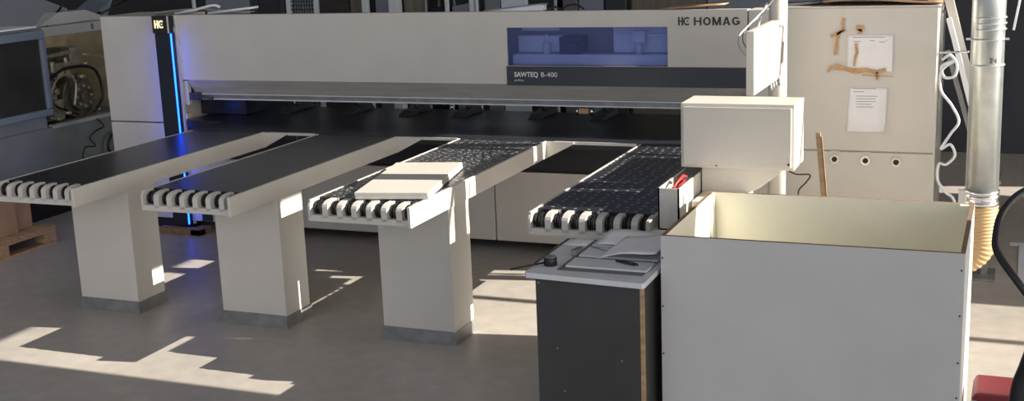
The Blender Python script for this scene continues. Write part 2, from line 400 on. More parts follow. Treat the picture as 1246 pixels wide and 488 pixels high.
# ------------------------------------------------------------------ air cushion tables
WT = .67
def make_table(xr, label):
    """xr: x of the outer face of the right side plate"""
    t = thing('air_cushion_table', (xr-WT/2, 6.2, 0), label, 'table', 'air cushion tables reaching out from the saw')
    x0, x1 = xr-WT, xr
    mb = MB(); mb.box(x0+.012, x1-.02, 5.895, 7.815, .90, .940); mb.build('table_top', 'airdust', t)
    mb = MB(); mb.box(x0+.03, x1-.02, 5.90, 7.82, .832, .899); mb.build('frame', 'white', t)
    # right side plate with an angled end, left edge strip
    mb = MB(); mb.box(x1-.02, x1, 5.735, 7.82, .828, .945); mb.build('side_plate', 'white', t, bevel=.003)
    mb = MB(); mb.prism([(x1, .828), (x1, .944), (x1+.2, .944), (x1+.2, .93)], 1, 7.80, 7.815); mb.build('end_gusset', 'white', t)
    mb = MB(); mb.box(x0, x0+.012, 5.80, 7.82, .86, .943); mb.build('side_strip', 'white', t)
    # comb of teeth
    mb = MB(); y0 = 5.785
    mb.box(x0, x1-.02, y0, y0+.115, .825, .858)
    pitch = (WT-.02)/7; tooth = .034
    xs = [x0 + i*pitch for i in range(7)]
    for i in range(8):
        a = x0 + i*pitch - (tooth if i == 7 else 0) if i == 7 else x0+i*pitch
        w = tooth if i else .014
        if i == 7: a = x1-.02-.016; w = .016
        prof = [(y0, .845), (y0, .908), (y0+.008, .922), (y0+.03, .934), (y0+.06, .9395)]
        prof += [(y0+.115, .9395), (y0+.115, .845)]
        mb.prism(prof, 0, a, a+w)
    mb.build('end_comb', 'white', t)
    for i in range(7):
        a = xs[i]+(tooth if i else .014)+.002; b = x0+(i+1)*pitch-.002 if i < 6 else x1-.038
        mb = MB(); cy, cz, r = y0+.070, .888, .044
        mb.cyl((a, cy, cz), (b, cy, cz), r*.82, 20, 0)
        w = (b-a)
        for f in (.12, .42, .72):
            mb.cyl((a+w*f, cy, cz), (a+w*(f+.16), cy, cz), r, 20, 0)
        mb.cyl((a+w*.60, cy, cz), (a+w*.66, cy, cz), r*.93, 20, 1)
        mb.build('roller', ['rubber', 'zinc'], t)
    # pillar and foot
    px0, px1 = x1-.475, x1-.005
    mb = MB(); mb.box(px0, px1, 6.22, 6.50, .07, .831); mb.build('pillar', 'white', t, bevel=.004)
    mb = MB()
    f = .012
    mb.prism([(px0-f, 0), (px1+f, 0), (px1-.004, .085), (px0+.004, .085)], 1, 6.212, 6.218)
    for xx in (px0, px1):
        mb.box(xx-.002 if xx == px0 else xx-.002, xx+.004, 6.215, 6.51, 0, .08)
    mb.box(px0+.02, px1-.02, 6.26, 6.46, 0, .069)
    mb.build('foot_skirt', 'zinc', t)
    return t
XR = [-5.29, -4.155, -3.0, -1.67]
def airmat(t, m):
    for c in t.children:
        if c.name.startswith('table_top'):
            c.material_slots[0].link = 'OBJECT'; c.material_slots[0].material = M[m]
LB = ['black topped air table at far left, its pillar standing nearest the wooden pallet',
      'black topped air table second from the left, blue glow reflected on its top',
      'dusty black air table carrying the two stacked white boards',
      'black air table ending beside the small cabinet with papers and the white bin']
t1 = make_table(XR[0], LB[0])
tables = [t1]
for x, l in zip(XR[1:], LB[1:]):
    t = copy_tree(t1); t.location.x += x-XR[0]; t['label'] = l; t['_o'] = tuple(t.location); tables.append(t)
# F4 carries a holder ledge
led = MB(); led.box(-1.67, -1.53, 5.80, 6.15, .872, .888); led.box(-1.67, -1.60, 5.75, 5.80, .84, .888)
t4 = tables[3]; lo = led.build('holder_ledge', 'cream', t4)

airmat(tables[0], 'air'); airmat(tables[1], 'air'); airmat(tables[3], 'air4')
# boards on third table
def board(z, dx, lab, ang=12.5, m=('white', 'chip')):
    o = MB(); R = Matrix.Rotation(math.radians(ang), 3, 'Z')
    o.obox((-3.262+dx, 6.33, z+.009), (.42, .88, .018), R, 0)
    b = o.build('laminated_board', [m[0]], None, origin=(-3.262+dx, 6.33, z), bevel=.0015)
    return tag(b, lab, 'board', 'boards on the dusty air table')
board(.9465, -.026, 'lower of the two white boards stacked on the dusty black table', 12.0)
board(.9657, -.030, 'upper of the two white boards stacked on the dusty black table', 12.0)

# ------------------------------------------------------------------ wood block at the foot of the light column
mb = MB(); mb.box(-6.62, -6.2, 8.12, 8.19, .0, .052); mb.box(-6.30, -6.2, 8.12, 8.28, 0, .05)
tag(mb.build('wood_block', 'chip', None, origin=(-6.4, 8.16, 0), bevel=.002), 'brown wooden block on the floor at the foot of the glowing blue column', 'wood')

# ------------------------------------------------------------------ electrical cabinet
cab = thing('electrical_cabinet', (-1.0, 8.55, 0), 'tall white electrical cabinet with taped papers and three round knobs', 'cabinet')
mb = MB(); mb.box(-1.51, -.50, YF+.02, YF+.5, .02, 1.78); mb.build('body', 'white', cab, bevel=.004)
mb = MB(); mb.box(-1.505, -.505, YF, YF+.019, .855, 1.795); mb.build('upper_door', 'white', cab, bevel=.004)
mb = MB(); mb.box(-1.505, -.505, YF, YF+.019, .06, .846); mb.build('lower_door', 'white', cab, bevel=.004)
mb = MB(); mb.box(-1.51, -.495, YF+.0, YF+.52, 1.796, 1.806); mb.build('top_plate', 'white', cab)
mb = MB(); mb.box(-.498, -.480, YF+.12, YF+.16, .1, 1.75); mb.box(-.498, -.480, YF+.3, YF+.34, .1, 1.75); mb.build('cable_channel', 'zinc', cab)
for x, z in ((-1.13, .795), (-.93, .792), (-.735, .788)):
    k = MB(); k.cyl((x, YF-.012, z), (x, YF, z), .032, 24); k = k.build('knob', 'chrome', cab)
    mb = MB(); mb.cyl((x, YF-.016, z), (x, YF-.012, z), .018, 20); mb.box(x-.005, x+.005, YF-.026, YF-.016, z-.012, z+.012); mb.build('dial', 'black', k)
    mb = MB(); mb.box(x-.025, x+.03, YF-.001, YF+.0005, z+.045, z+.058); mb.build('label_strip', 'grey_white', k)
# papers and tape
def paper_sheet(x0, x1, z0, z1, sk, lab, lines, curl=.012):
    o = thing('paper_sheet', ((x0+x1)/2, YF-.002, z0), lab, 'paper', 'papers stuck on the electrical cabinet')
    mb = MB()
    fn = lambda u, v: (x0+(x1-x0)*u + sk*(1-v), YF-.0025-curl*(max(0, u-.75)**2*16+max(0, .18-v)**2*20), z0+(z1-z0)*v)
    mb.sheet(fn, 14, 14, Vector((0, .0008, 0))); mb.build('sheet', 'paper', o)
    mb = MB()
    for (u0, u1, v) in lines:
        a = fn(u0, v); b = fn(u1, v)
        mb.box(a[0], b[0], a[1]-.0012, a[1]-.0006, a[2]-.0018, a[2]+.0018)
    mb.build('printed_lines', 'ink', o)
    return o
paper_sheet(-1.065, -.775, 1.385, 1.622, .0, 'larger wrinkled paper held by torn tan tape high on the cabinet door',
            [(.12, .92, .93), (.15, .3, .82), (.5, .6, .84), (.7, .82, .8), (.84, .9, .84)])
paper_sheet(-1.045, -.80, .985, 1.28, -.012, 'lower curled white paper with short printed lines on the cabinet door',
            [(.1, .7, .97), (.12, .4, .9), (.2, .75, .8), (.2, .7, .74), (.2, .72, .68), (.22, .6, .62), (.22, .65, .56)], .02)
def tape_strip(pts, w, lab):
    o = MB(); n = len(pts)
    L_, R_ = [], []
    for i, (x, z) in enumerate(pts):
        a = pts[max(0, i-1)]; b = pts[min(n-1, i+1)]
        dx, dz = b[0]-a[0], b[1]-a[1]; l = math.hypot(dx, dz) or 1
        ww = w*(.8+.7*random.random())
        L_.append((x-dz/l*ww, z+dx/l*ww)); R_.append((x+dz/l*ww, z-dx/l*ww))
    for i in range(n-1):
        o.prism([L_[i], L_[i+1], R_[i+1], R_[i]], 1, YF-.0128, YF-.0118)
    ob = o.build('tape_strip', 'tape', None, origin=(pts[0][0], YF-.006, pts[0][1]))
    tag(ob, lab, 'tape', 'torn tape around the upper paper')
def px(x, y):      # crop coordinates of the taped sheet turned into metres on the door
    return (-1.235+x*.001057, 1.783-y*.001045)
tape_strip([px(140, 48), px(132, 80), px(138, 120), px(110, 145)], .008, 'thin torn tan tape curling up at the top left of the upper paper')
tape_strip([px(62, 165), px(95, 150), px(150, 125)], .009, 'short tan tape crossing the top left corner of the upper paper')
tape_strip([px(112, 140), px(100, 190), px(98, 235), px(92, 280)], .010, 'vertical tan tape down the left edge of the upper paper')
tape_strip([px(215, 108), px(235, 112), px(258, 118)], .016, 'small square of tan tape on the top edge of the upper paper')
tape_strip([px(236, 118), px(238, 148)], .014, 'short tan tape running down over the top edge of the upper paper')
tape_strip([px(215, 205), px(222, 265), px(210, 310), px(206, 350)], .006, 'narrow wavy tan tape running down the middle of the upper paper')
tape_strip([px(90, 352), px(150, 365), px(215, 380), px(280, 372), px(345, 385), px(400, 370)], .014, 'long ragged tan tape along the bottom edge of the upper paper')
tape_strip([px(345, 385), px(346, 435)], .007, 'short tan tape hanging below the bottom edge of the upper paper')
tape_strip([px(50, 388), px(72, 350)], .008, 'slanted tan scrap of tape left of the bottom edge tape')
tape_strip([px(255, 405), px(350, 408), px(440, 412)], .003, 'thin brown sliver of tape under the bottom right corner')

# cardboard on the cabinet
cb = thing('cardboard_sheet', (-.86, 8.55, 1.807), 'lower warped brown cardboard lying on top of the white electrical cabinet', 'cardboard', 'cardboard on the electrical cabinet')
mb = MB(); mb.sheet(lambda u, v: (-1.23+.74*u, 8.32+.42*v, 1.836+.012*math.sin(u*5)+.006*math.cos(v*4)), 14, 5, .012); mb.build('sheet', 'card', cb)
cb = thing('cardboard_sheet', (-.84, 8.55, 1.84), 'upper folded brown cardboard lying on top of the white electrical cabinet', 'cardboard', 'cardboard on the electrical cabinet')
mb = MB(); mb.sheet(lambda u, v: (-1.20+.66*u, 8.36+.4*v, 1.872+.014*math.sin(u*4+1)), 14, 5, .012)
mb.sheet(lambda u, v: (-1.12+.56*u, 8.38+.36*v, 1.895+.01*math.sin(u*6)), 14, 5, .01); mb.build('sheet', 'card', cb)
mb = MB(); mb.sheet(lambda u, v: (-1.50+.25*u, 8.36+.3*v, 1.814+.02*u*u), 8, 3, .006)
tag(mb.build('bent_sheet', 'zinc', None, origin=(-1.33, 8.5, 1.807)), 'grey bent sheet lying beside the cardboard on the cabinet top', 'sheet')

# ------------------------------------------------------------------ things lying on the beam
def pole_obj(name, p, q, r, m, lab, cat, group=None):
    mb = MB(); mb.tube([p, q], r, 10) if not isinstance(p, list) else mb.tube(p, r, 10)
    o = mb.build(name, m, None, origin=(p[0] if isinstance(p, list) else p)); return tag(o, lab, cat, group)
pole_obj('bent_pipe', [(-6.43, 8.37, 1.805), (-6.25, 8.39, 1.83), (-6.10, 8.41, 1.862), (-6.06, 8.42, 1.862), (-6.03, 8.43, 1.845)], None, .011, 'post', 'bent white pipe lying on the beam beside the lit logo', 'pipe')
pole_obj('straight_pipe', (-6.10, 8.36, 1.804), (-5.66, 8.42, 1.845), .010, 'post', 'straight white pipe lying across the beam top near the mesh fence', 'pipe')
mb = MB(); mb.sheet(lambda u, v: (-6.75+.95*u, 8.46+.12*v, 1.805+.028*math.sin(PI*min(1, u*1.1))), 16, 2, .008)
tag(mb.build('grey_sheet', 'oldlight', None, origin=(-6.3, 8.4, 1.796)), 'pale grey sheet lying under the white pipes on the beam', 'sheet')
bl = thing('beam_offcut', (-3.4, 8.37, 1.79), 'long grey board with a pale end lying on the beam above the tinted window', 'board')
mb = MB(); mb.prism([(-3.64, 1.797), (-3.22, 1.838), (-3.20, 1.838), (-3.20, 1.797)], 1, 8.34, 8.42); mb.build('block', 'post', bl)
mb = MB(); mb.prism([(-3.66, 1.797), (-3.66, 1.803), (-3.23, 1.846), (-3.19, 1.846), (-3.19, 1.838), (-3.22, 1.839)], 1, 8.33, 8.43); mb.build('cover', 'zinc', bl)
mb = MB(); mb.sheet(lambda u, v: (-2.33+.44*u, 8.36+.25*v, 1.80+.026*u), 6, 3, .006)
tag(mb.build('tan_board', 'orangetan', None, origin=(-2.1, 8.4, 1.79)), 'thin tan board catching the sun on top of the beam by the wall panel', 'board')

# ------------------------------------------------------------------ pole, switch panel, cables
mb = MB(); mb.cyl((-1.45, 7.95, 0), (-1.45, 7.95, 2.9), .058, 28); mb.cyl((-1.45, 7.95, 1.66), (-1.45, 7.95, 1.664), .0595, 28)
pole = thing('support_pole', (-1.45, 7.95, 0), 'round white pole rising behind the sunlit switch panel', 'pole')
mb.build('shaft', 'white', pole)
mb = MB(); mb.cyl((-1.45, 7.95, 0), (-1.45, 7.95, .012), .085, 28); mb.build('base_flange', 'zinc', pole)
sp = thing('switch_panel', (-1.41, 7.35, 1.4), 'white switch panel seen from its edge, bolted to the white pole in full sun', 'control panel')
mb = MB(); mb.box(-1.432, -1.385, 6.88, 7.62, 1.415, 1.775); mb.build('panel_body', 'console', sp, bevel=.004)
mb = MB(); mb.box(-1.432, -1.385, 7.621, 7.84, 1.43, 1.725); mb.box(-1.46, -1.42, 7.84, 7.89, 1.5, 1.6); mb.build('side_box', 'console', sp, bevel=.004)
mb = MB(); mb.box(-1.385, -1.379, 7.22, 7.48, 1.44, 1.735); mb.build('door_strip', 'grey_white', sp, bevel=.001)
mb = MB(); mb.box(-1.385, -1.380, 7.70, 7.78, 1.50, 1.63); mb.build('display', 'zinc', sp)
mb = MB(); mb.box(-1.385, -1.380, 6.98, 7.03, 1.50, 1.64); mb.build('handle', 'grey_white', sp, bevel=.001)
for y in (7.42, 7.50, 7.58, 7.66):
    mb = MB(); mb.cyl((-1.40, y, 1.415), (-1.39, y-.01, 1.37), .012, 12); mb.build('cable_gland', 'zinc', sp)
def curve_pts(ctrl, n=10):
    """Catmull-Rom through control points"""
    P = [Vector(c) for c in ctrl]; P = [P[0]*2-P[1]]+P+[P[-1]*2-P[-2]]; out = []
    for i in range(1, len(P)-2):
        for k in range(n):
            t = k/n; a, b, c, d = P[i-1:i+3]
            out.append(.5*((2*b)+(c-a)*t+(2*a-5*b+4*c-d)*t*t+(3*b-a-3*c+d)*t**3))
    out.append(P[-2]); return out
def cable(name, ctrl, r, m, lab, cat='cable', group=None):
    mb = MB(); mb.tube(curve_pts(ctrl), r, 8); return tag(mb.build(name, m, None, origin=ctrl[0]), lab, cat, group)
G = 'cables looping from the pole to the switch panel'
cable('white_cable', [(-1.45, 7.87, 1.90), (-1.5, 7.75, 1.83), (-1.55, 7.5, 1.75), (-1.56, 7.3, 1.71), (-1.54, 7.2, 1.66), (-1.48, 7.1, 1.61)], .0045, 'post', 'outermost white cable curving from the pole down beside the beam logo', 'cable', G)
cable('white_cable', [(-1.47, 7.87, 1.88), (-1.52, 7.8, 1.80), (-1.57, 7.6, 1.74), (-1.56, 7.4, 1.68), (-1.50, 7.3, 1.62), (-1.445, 7.2, 1.60)], .004, 'zinc', 'grey cable looping just inside the outer white one', 'cable', G)
cable('white_cable', [(-1.51, 7.9, 1.86), (-1.53, 7.8, 1.78), (-1.52, 7.65, 1.70), (-1.48, 7.6, 1.68), (-1.445, 7.5, 1.70)], .006, 'post', 'short thick white cable hugging the pole above the panel', 'cable', G)

# ------------------------------------------------------------------ operator console seen from behind
con = thing('operator_console', (-1.33, 6.32, 0), 'white operator console seen from behind, standing behind the open bin', 'console')
mb = MB(); mb.box(-1.625, -1.04, 6.18, 6.46, 1.135, 1.472); mb.build('monitor_housing', 'console', con, bevel=.004)
mb = MB(); mb.box(-1.61, -1.055, 6.165, 6.18, 1.15, 1.455); mb.build('rear_cover', 'console', con, bevel=.003)
mb = MB(); mb.prism([(-1.53, .99), (-1.30, .99), (-1.235, 1.02), (-1.13, 1.10), (-1.13, 1.134), (-1.53, 1.134)], 1, 6.24, 6.44); mb.build('neck', 'console', con, bevel=.003)
mb = MB(); mb.box(-1.53, -1.30, 6.24, 6.44, .02, .989); mb.build('pedestal', 'console', con, bevel=.003)
mb = MB(); mb.box(-1.53, -1.10, 6.20, 6.48, 0, .02); mb.build('base_plate', 'zinc', con)
mb = MB(); mb.box(-1.52, -1.12, 5.985, 6.235, .021, 1.0); mb.build('drive_box', 'console', con, bevel=.004)  # added unseen box, blocks sun through the gap behind the bin
mb = MB(); mb.box(-1.42, -1.34, 6.46, 6.76, 1.14, 1.18); mb.build('arm', 'zinc', con)  # joins the added shading slab to the console
mb = MB(); mb.box(-1.60, -1.27, 6.76, 7.46, 1.06, 1.25); mb.build('keyboard_shelf', 'console', con, bevel=.004)  # added slab hidden behind the console, shades the middle of the fourth table
mb = MB(); mb.cyl((-1.065, 6.158, 1.17), (-1.065, 6.165, 1.17), .006, 10); mb.build('screw', 'black', con)
mb = MB(); mb.cyl((-1.435, 6.158, 1.152), (-1.435, 6.165, 1.152), .004, 10); mb.build('screw', 'black', con)
cable('black_cable', [(-1.07, 6.2, 1.13), (-1.03, 6.2, 1.115), (-.965, 6.2, 1.115), (-.98, 6.2, 1.08), (-1.02, 6.2, 1.03), (-1.01, 6.2, .98), (-.96, 6.18, .97), (-.9, 6.16, .93)], .004, 'rubber', 'thin black cable hanging from the console towards the wooden stick')

# ------------------------------------------------------------------ bin
bn = thing('open_bin', (-.8, 5.5, 0), 'large open topped white board bin with cream inside in the right foreground', 'bin')
x0, x1, y0, y1, h, th = -1.42, -.172, 5.04, 5.965, 1.06, .019
def panel(name, a, b, c, d, z0, z1, inner):
    """bmesh box: outer faces white, inner faces cream, top raw edge"""
    mb = MB(); mb.box(a, b, c, d, z0, z1)
    mb.bm.normal_update()
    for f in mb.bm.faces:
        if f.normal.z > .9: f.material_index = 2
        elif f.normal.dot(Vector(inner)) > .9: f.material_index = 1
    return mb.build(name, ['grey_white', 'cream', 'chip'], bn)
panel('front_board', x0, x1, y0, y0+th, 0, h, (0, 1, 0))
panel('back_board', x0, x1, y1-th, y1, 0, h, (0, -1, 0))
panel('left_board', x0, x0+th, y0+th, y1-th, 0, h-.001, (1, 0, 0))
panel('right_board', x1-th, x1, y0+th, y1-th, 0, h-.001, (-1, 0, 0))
mb = MB(); mb.box(x0+th, x1-th, y0+th, y1-th, .02, .038); mb.build('bottom_board', 'cream', bn)
mb = MB(); mb.box(x0+th, x0+th+.012, y1-th-.06, y1-th, .04, h-.01); mb.build('corner_strip', 'cream', bn)
mb = MB(); mb.box(x1-th-.045, x1-th, y1-th-.03, y1-th, .04, h-.004); mb.build('corner_strip', 'cream', bn)
for x, zs in ((x0+.008, (.96, .74, .52)), (x1-.012, (.99, .80, .60, .45))):
    for z in zs:
        mb = MB(); mb.cyl((x, y0-.0015, z), (x, y0+.001, z), .0042, 10); mb.build('screw', 'black', bn)

# wooden stick
Rs = Matrix.Rotation(math.radians(-5.5), 3, 'Y')
mb = MB(); mb.obox((-.832, 6.0, .687), (.022, .016, 1.365), Rs, 0)
mb.obox(Vector((-.832, 6.0, .687)) + Rs @ Vector((.0145, 0, -.01)), (.007, .016, 1.345), Rs, 1)
st = mb.build('wooden_stick', ['wood', 'chip'], None, origin=(-.87, 6.0, .95)); tag(st, 'pale wooden stick standing up behind the back rim of the bin', 'stick')

# small holder box with red clip
hb = thing('holder_box', (-1.58, 6.1, .888), 'small open white box in the sun between the black table and the console', 'box')
mb = MB()
a, b, c, d, z0, z1 = -1.645, -1.537, 5.80, 6.40, .888, 1.10
mb.box(a, b, c, c+.008, z0, z1); mb.box(a, b, d-.008, d, z0, z1); mb.box(a, a+.008, c, d, z0, z1); mb.box(b-.008, b, c, d, z0, z1); mb.box(a, b, c, d, z0, z0+.008)
mb.box(a+.008, b-.008, c+.008, c+.30, z0+.15, z0+.158)
mb.build('box_body', 'white', hb)
mb = MB(); mb.box(a+.008, b-.008, c+.31, d-.008, z0+.19, z0+.205); mb.build('rear_lid', 'zinc', hb)
mb = MB(); mb.tube([(-1.60, 5.86, 1.048), (-1.585, 5.92, 1.10), (-1.57, 6.0, 1.125), (-1.565, 6.06, 1.11)], [.005, .007, .009, .006], 8)
mb.tube([(-1.575, 5.86, 1.052), (-1.57, 5.92, 1.085), (-1.56, 6.0, 1.10)], [.005, .008, .007], 8)
tag(mb.build('red_clip', 'red', None, origin=(-1.585, 5.9, 1.047)), 'red clip standing in the small white box', 'clip')

# ------------------------------------------------------------------ small cabinet with papers
dk = thing('small_cabinet', (-1.71, 5.18, 0), 'dark grey cabinet with a pale worktop in front of the black table', 'cabinet')
mb = MB(); mb.box(-1.955, -1.475, 4.895, 4.913, 0, .872); mb.build('front_board', 'desk', dk)
mb = MB(); mb.box(-1.955, -1.937, 4.914, 5.46, 0, .872); mb.build('left_board', 'post', dk)
mb = MB(); mb.box(-1.475, -1.457, 4.914, 5.46, 0, .872); mb.build('right_board', 'desk', dk)
mb = MB(); mb.box(-1.4745, -1.458, 4.896, 4.9135, 0, .872); mb.build('wooden_edge', 'wood', dk)
mb = MB(); mb.box(-1.936, -1.476, 5.442, 5.46, 0, .872); mb.build('back_board', 'desk', dk)
mb = MB(); mb.prism([(-2.0, 4.885), (-1.99, 4.872), (-1.445, 4.835), (-1.438, 4.85), (-1.438, 5.50), (-2.0, 5.50)], 2, .873, .898); mb.build('worktop', 'desktop', dk, bevel=.003)
mb = MB(); mb.box(-1.87, -1.475, 4.945, 5.485, .8985, .9015, 0); tr = mb.build('groove_mat', 'groove', dk)
mb = MB(); mb.box(-1.845, -1.47, 4.985, 5.125, .902, .911); mb.build('raised_slab', 'desktop', dk, bevel=.002)
mb = MB(); mb.box(-1.845, -1.47, 5.165, 5.325, .902, .911); mb.build('raised_slab', 'desktop', dk, bevel=.002)
mb = MB(); mb.box(-1.845, -1.47, 5.355, 5.485, .902, .911); mb.build('raised_slab', 'desktop', dk, bevel=.002)
for x, z in ((-1.94, .85), (-1.86, .55), (-1.83, .35), (-1.56, .52)):
    mb = MB(); mb.cyl((x, 4.892, z), (x, 4.896, z), .0045, 10); mb.build('screw', 'zinc', dk)
mb = MB(); mb.sheet(lambda u, v: (-1.735+.27*u+.04*v, 5.10+.33*v+.02*u, .918+.05*u*u+.025*v+.02*math.sin(u*4)*(1-v)), 12, 8, .0012)
tag(mb.build('paper_sheet', 'paper', None, origin=(-1.65, 5.2, .925)), 'curved pale sheet of paper with a raised corner overhanging the slabs on the small cabinet', 'paper', 'papers on the small cabinet')
mb = MB(); mb.sheet(lambda u, v: (-1.82+.30*u+.01*v, 5.36+.18*v, .913+.002+.03*v+.003*math.sin(u*6)), 10, 5, .0015)
tag(mb.build('paper_sheet', 'paper', None, origin=(-1.7, 5.4, .914)), 'bright sheet of paper at the back of the small cabinet under the table end', 'paper', 'papers on the small cabinet')
mb = MB(); mb.sheet(lambda u, v: (-1.995+.12*u, 5.36+.13*v, .901), 3, 3, .001)
tag(mb.build('paper_note', 'paper', None, origin=(-1.93, 5.4, .9)), 'small white note at the back left of the cabinet worktop', 'paper', 'papers on the small cabinet')
mb = MB(); mb.tube([(-1.64, 5.09, .919), (-1.545, 5.05, .92)], [.006, .008], 10); mb.tube([(-1.545, 5.05, .92), (-1.525, 5.043, .92)], [.008, .004], 10)
tag(mb.build('black_pen', 'rubber', None, origin=(-1.58, 5.08, .926)), 'black pen lying under the edge of the curved paper', 'pen')
mb = MB(); mb.tube([(-1.83, 5.31, .9145), (-1.70, 5.23, .9145)], .003, 8)
tag(mb.build('thin_pencil', 'ink', None, origin=(-1.77, 5.28, .925)), 'thin dark pencil lying left of the curved paper', 'pencil')
pk = thing('round_gauge', (-1.925, 5.01, .9), 'short round black gauge with a thin rod on the front left of the cabinet', 'tool')
mb = MB(); mb.cyl((-1.925, 5.01, .9), (-1.925, 5.01, .936), .030, 26); mb.build('body', 'rubber', pk, bevel=.003)
mb = MB(); mb.cyl((-1.925, 5.01, .9365), (-1.925, 5.01, .941), .025, 26); mb.build('cap', 'zinc', pk)
mb = MB(); mb.cyl((-1.95, 5.0, .912), (-2.07, 4.88, .905), .004, 8); mb.build('rod', 'rubber', pk)
mb = MB(); mb.tube([(-2.015, 5.06, .885), (-2.015, 5.5, .885)], .012, 12); mb.tube([(-2.015, 5.10, .87), (-2.015, 5.13, .87)], .018, 12)
tag(mb.build('side_rod', 'oily', None, origin=(-2.015, 5.3, .88)), 'dark metal rod along the left edge of the small cabinet', 'rod')
mb = MB(); mb.prism([(-1.885, 5.17), (-1.86, 5.17), (-1.85, 5.22), (-1.855, 5.26), (-1.875, 5.24)], 2, .9045, .93)
tag(mb.build('grey_clamp', 'zinc', None, origin=(-1.87, 5.2, .9)), 'small grey clamp lying left of the raised slabs', 'tool')

# ------------------------------------------------------------------ duct and hose
DX, DY, DR = -.167, 6.87, .083
du = thing('extraction_duct', (DX, DY, .45), 'shiny galvanised extraction duct coming down behind the bin', 'duct')
mb = MB(); mb.cyl((DX, DY, .90), (DX-.01, DY, 3.2), DR, 40); mb.build('pipe', 'galv', du)
for z in (1.845, 1.815, 1.785, 1.60):
    mb = MB(); mb.tube([(DX, DY, z-.006), (DX, DY, z), (DX, DY, z+.006)], [DR+.001, DR+.004, DR+.001], 40); mb.build('seam_ring', 'galv', du)
mb = MB(); mb.tube([(DX, DY, 1.73), (DX, DY, 1.736)], DR+.006, 40); mb.box(DX-.11, DX-.08, DY-.01, DY+.01, 1.727, 1.739); mb.box(DX+.075, DX+.10, DY-.01, DY+.01, 1.727, 1.739); mb.build('clamp_band', 'chrome', du)
mb = MB()
for z in (.925, .90, .865): mb.tube([(DX, DY, z-.008), (DX, DY, z+.008)], DR+.006, 40)
mb.cyl((DX, DY, .84), (DX, DY, .93), DR+.002, 40)
mb.box(DX-.115, DX-.075, DY-.02, DY+.0, .86, .93)
mb.build('hose_clamp', 'chrome', du)
mb = MB(); pts = []
cx, rr = DX-.12, .12
path = [Vector((DX, DY, .85)), Vector((DX, DY, .70))]
for k in range(1, 13):
    a = k*PI/2/12; path.append(Vector((DX-rr+rr*math.cos(a), DY, .665-rr*math.sin(a))))
path.append(Vector((DX-rr-.5, DY, .545)))
# resample + corrugate
dense = []
for i in range(len(path)-1):
    a, b = path[i], path[i+1]; n = max(1, int((b-a).length/.0035))
    for k in range(n): dense.append(a.lerp(b, k/n))
rs = []; l = 0
for i, p in enumerate(dense):
    if i: l += (p-dense[i-1]).length
    rs.append(DR+.004+.0025*math.sin(2*PI*l/.019))
mb.tube(dense, rs, 32); mb.build('flexible_hose', 'hose', du)
mb = MB(); mb.box(DX-rr-.45, DX-rr-.25, DY-.06, DY+.06, 0, .455); mb.build('floor_support', 'zinc', du)
text('24', 'marking', 'letter_dark', du, DX+.01, DY-DR-.002, 1.615, .035, 0, .035)
mb = MB(); mb.cyl((-.487, 8.35, 1.50), (-.262, 6.88, 1.665), .006, 8)
tag(mb.build('stay_wire', 'chrome', None, origin=(-.4, 7.6, 1.58)), 'thin metal stay running from the cabinet side to the duct', 'rod')
mb = MB(); mb.tube([(-.05, 6.95, 1.77), (-.0, 7.0, 2.1), (.03, 7.05, 2.4)], .006, 8)
tag(mb.build('duct_cord', 'post', None, origin=(-.05, 6.95, 1.77)), 'thin pale cord slanting up to the right of the duct', 'cord')

# leaning boards between cabinet and duct
GL = 'boards leaning between cabinet and duct'
def lean(p, q, w, t, m, lab):
    p, q = Vector(p), Vector(q); d = (q-p); L = d.length; z = d.normalized(); x = Vector((0, 1, 0)); x = (x - z*x.dot(z)).normalized(); y = z.cross(x)
    R = Matrix((y, x, z)).transposed()
    mb = MB(); mb.obox((p+q)/2, (w, t, L), R)
    tag(mb.build('leaning_board', m, None, origin=q, bevel=.002), lab, 'board', GL)
lean((-.448, 8.58, 1.70), (-.135, 8.58, .70), .055, .03, 'grey_white', 'long grey board leaning farthest to the right behind the duct')
lean((-.455, 8.45, 1.84), (-.145, 8.45, .70), .055, .03, 'white', 'wide white board leaning against the cabinet side in the sun')
lean((-.445, 8.37, 1.72), (-.165, 8.37, .70), .032, .03, 'post', 'narrow white board leaning in front of the wide one')
lean((-.455, 8.51, 1.5), (-.215, 8.51, .70), .03, .03, 'zinc', 'slim dark grey bar leaning lowest beside the cabinet')
stn = thing('floor_stand', (-.17, 8.48, 0), 'small grey floor stand behind the duct carrying the leaning boards', 'stand')
mb = MB(); mb.box(-.25, -.09, 8.32, 8.64, .66, .685); mb.build('shelf', 'zinc', stn)
mb = MB(); mb.box(-.24, -.10, 8.34, 8.62, 0, .02); mb.build('base', 'zinc', stn)
mb = MB(); mb.box(-.19, -.15, 8.46, 8.50, .02, .66); mb.build('column', 'zinc', stn)
cable('spiral_cable', [(-.47, 8.22, 1.47), (-.42, 8.22, 1.50), (-.38, 8.22, 1.44), (-.39, 8.22, 1.37), (-.45, 8.22, 1.36), (-.47, 8.22, 1.43), (-.40, 8.22, 1.46), (-.47, 8.22, 1.40), (-.47, 8.22, 1.28), (-.40, 8.22, 1.18), (-.355, 8.22, 1.08), (-.40, 8.22, 1.0), (-.455, 8.22, .90), (-.40, 8.22, .93), (-.37, 8.22, .86), (-.42, 8.22, .80), (-.465, 8.22, .80), (-.47, 8.22, .70), (-.42, 8.22, .62), (-.36, 8.22, .55), (-.36, 8.22, .3), (-.38, 8.22, .02), (-.3, 8.2, .01)], .009, 'post', 'white coiled cable hanging down the side of the cabinet')

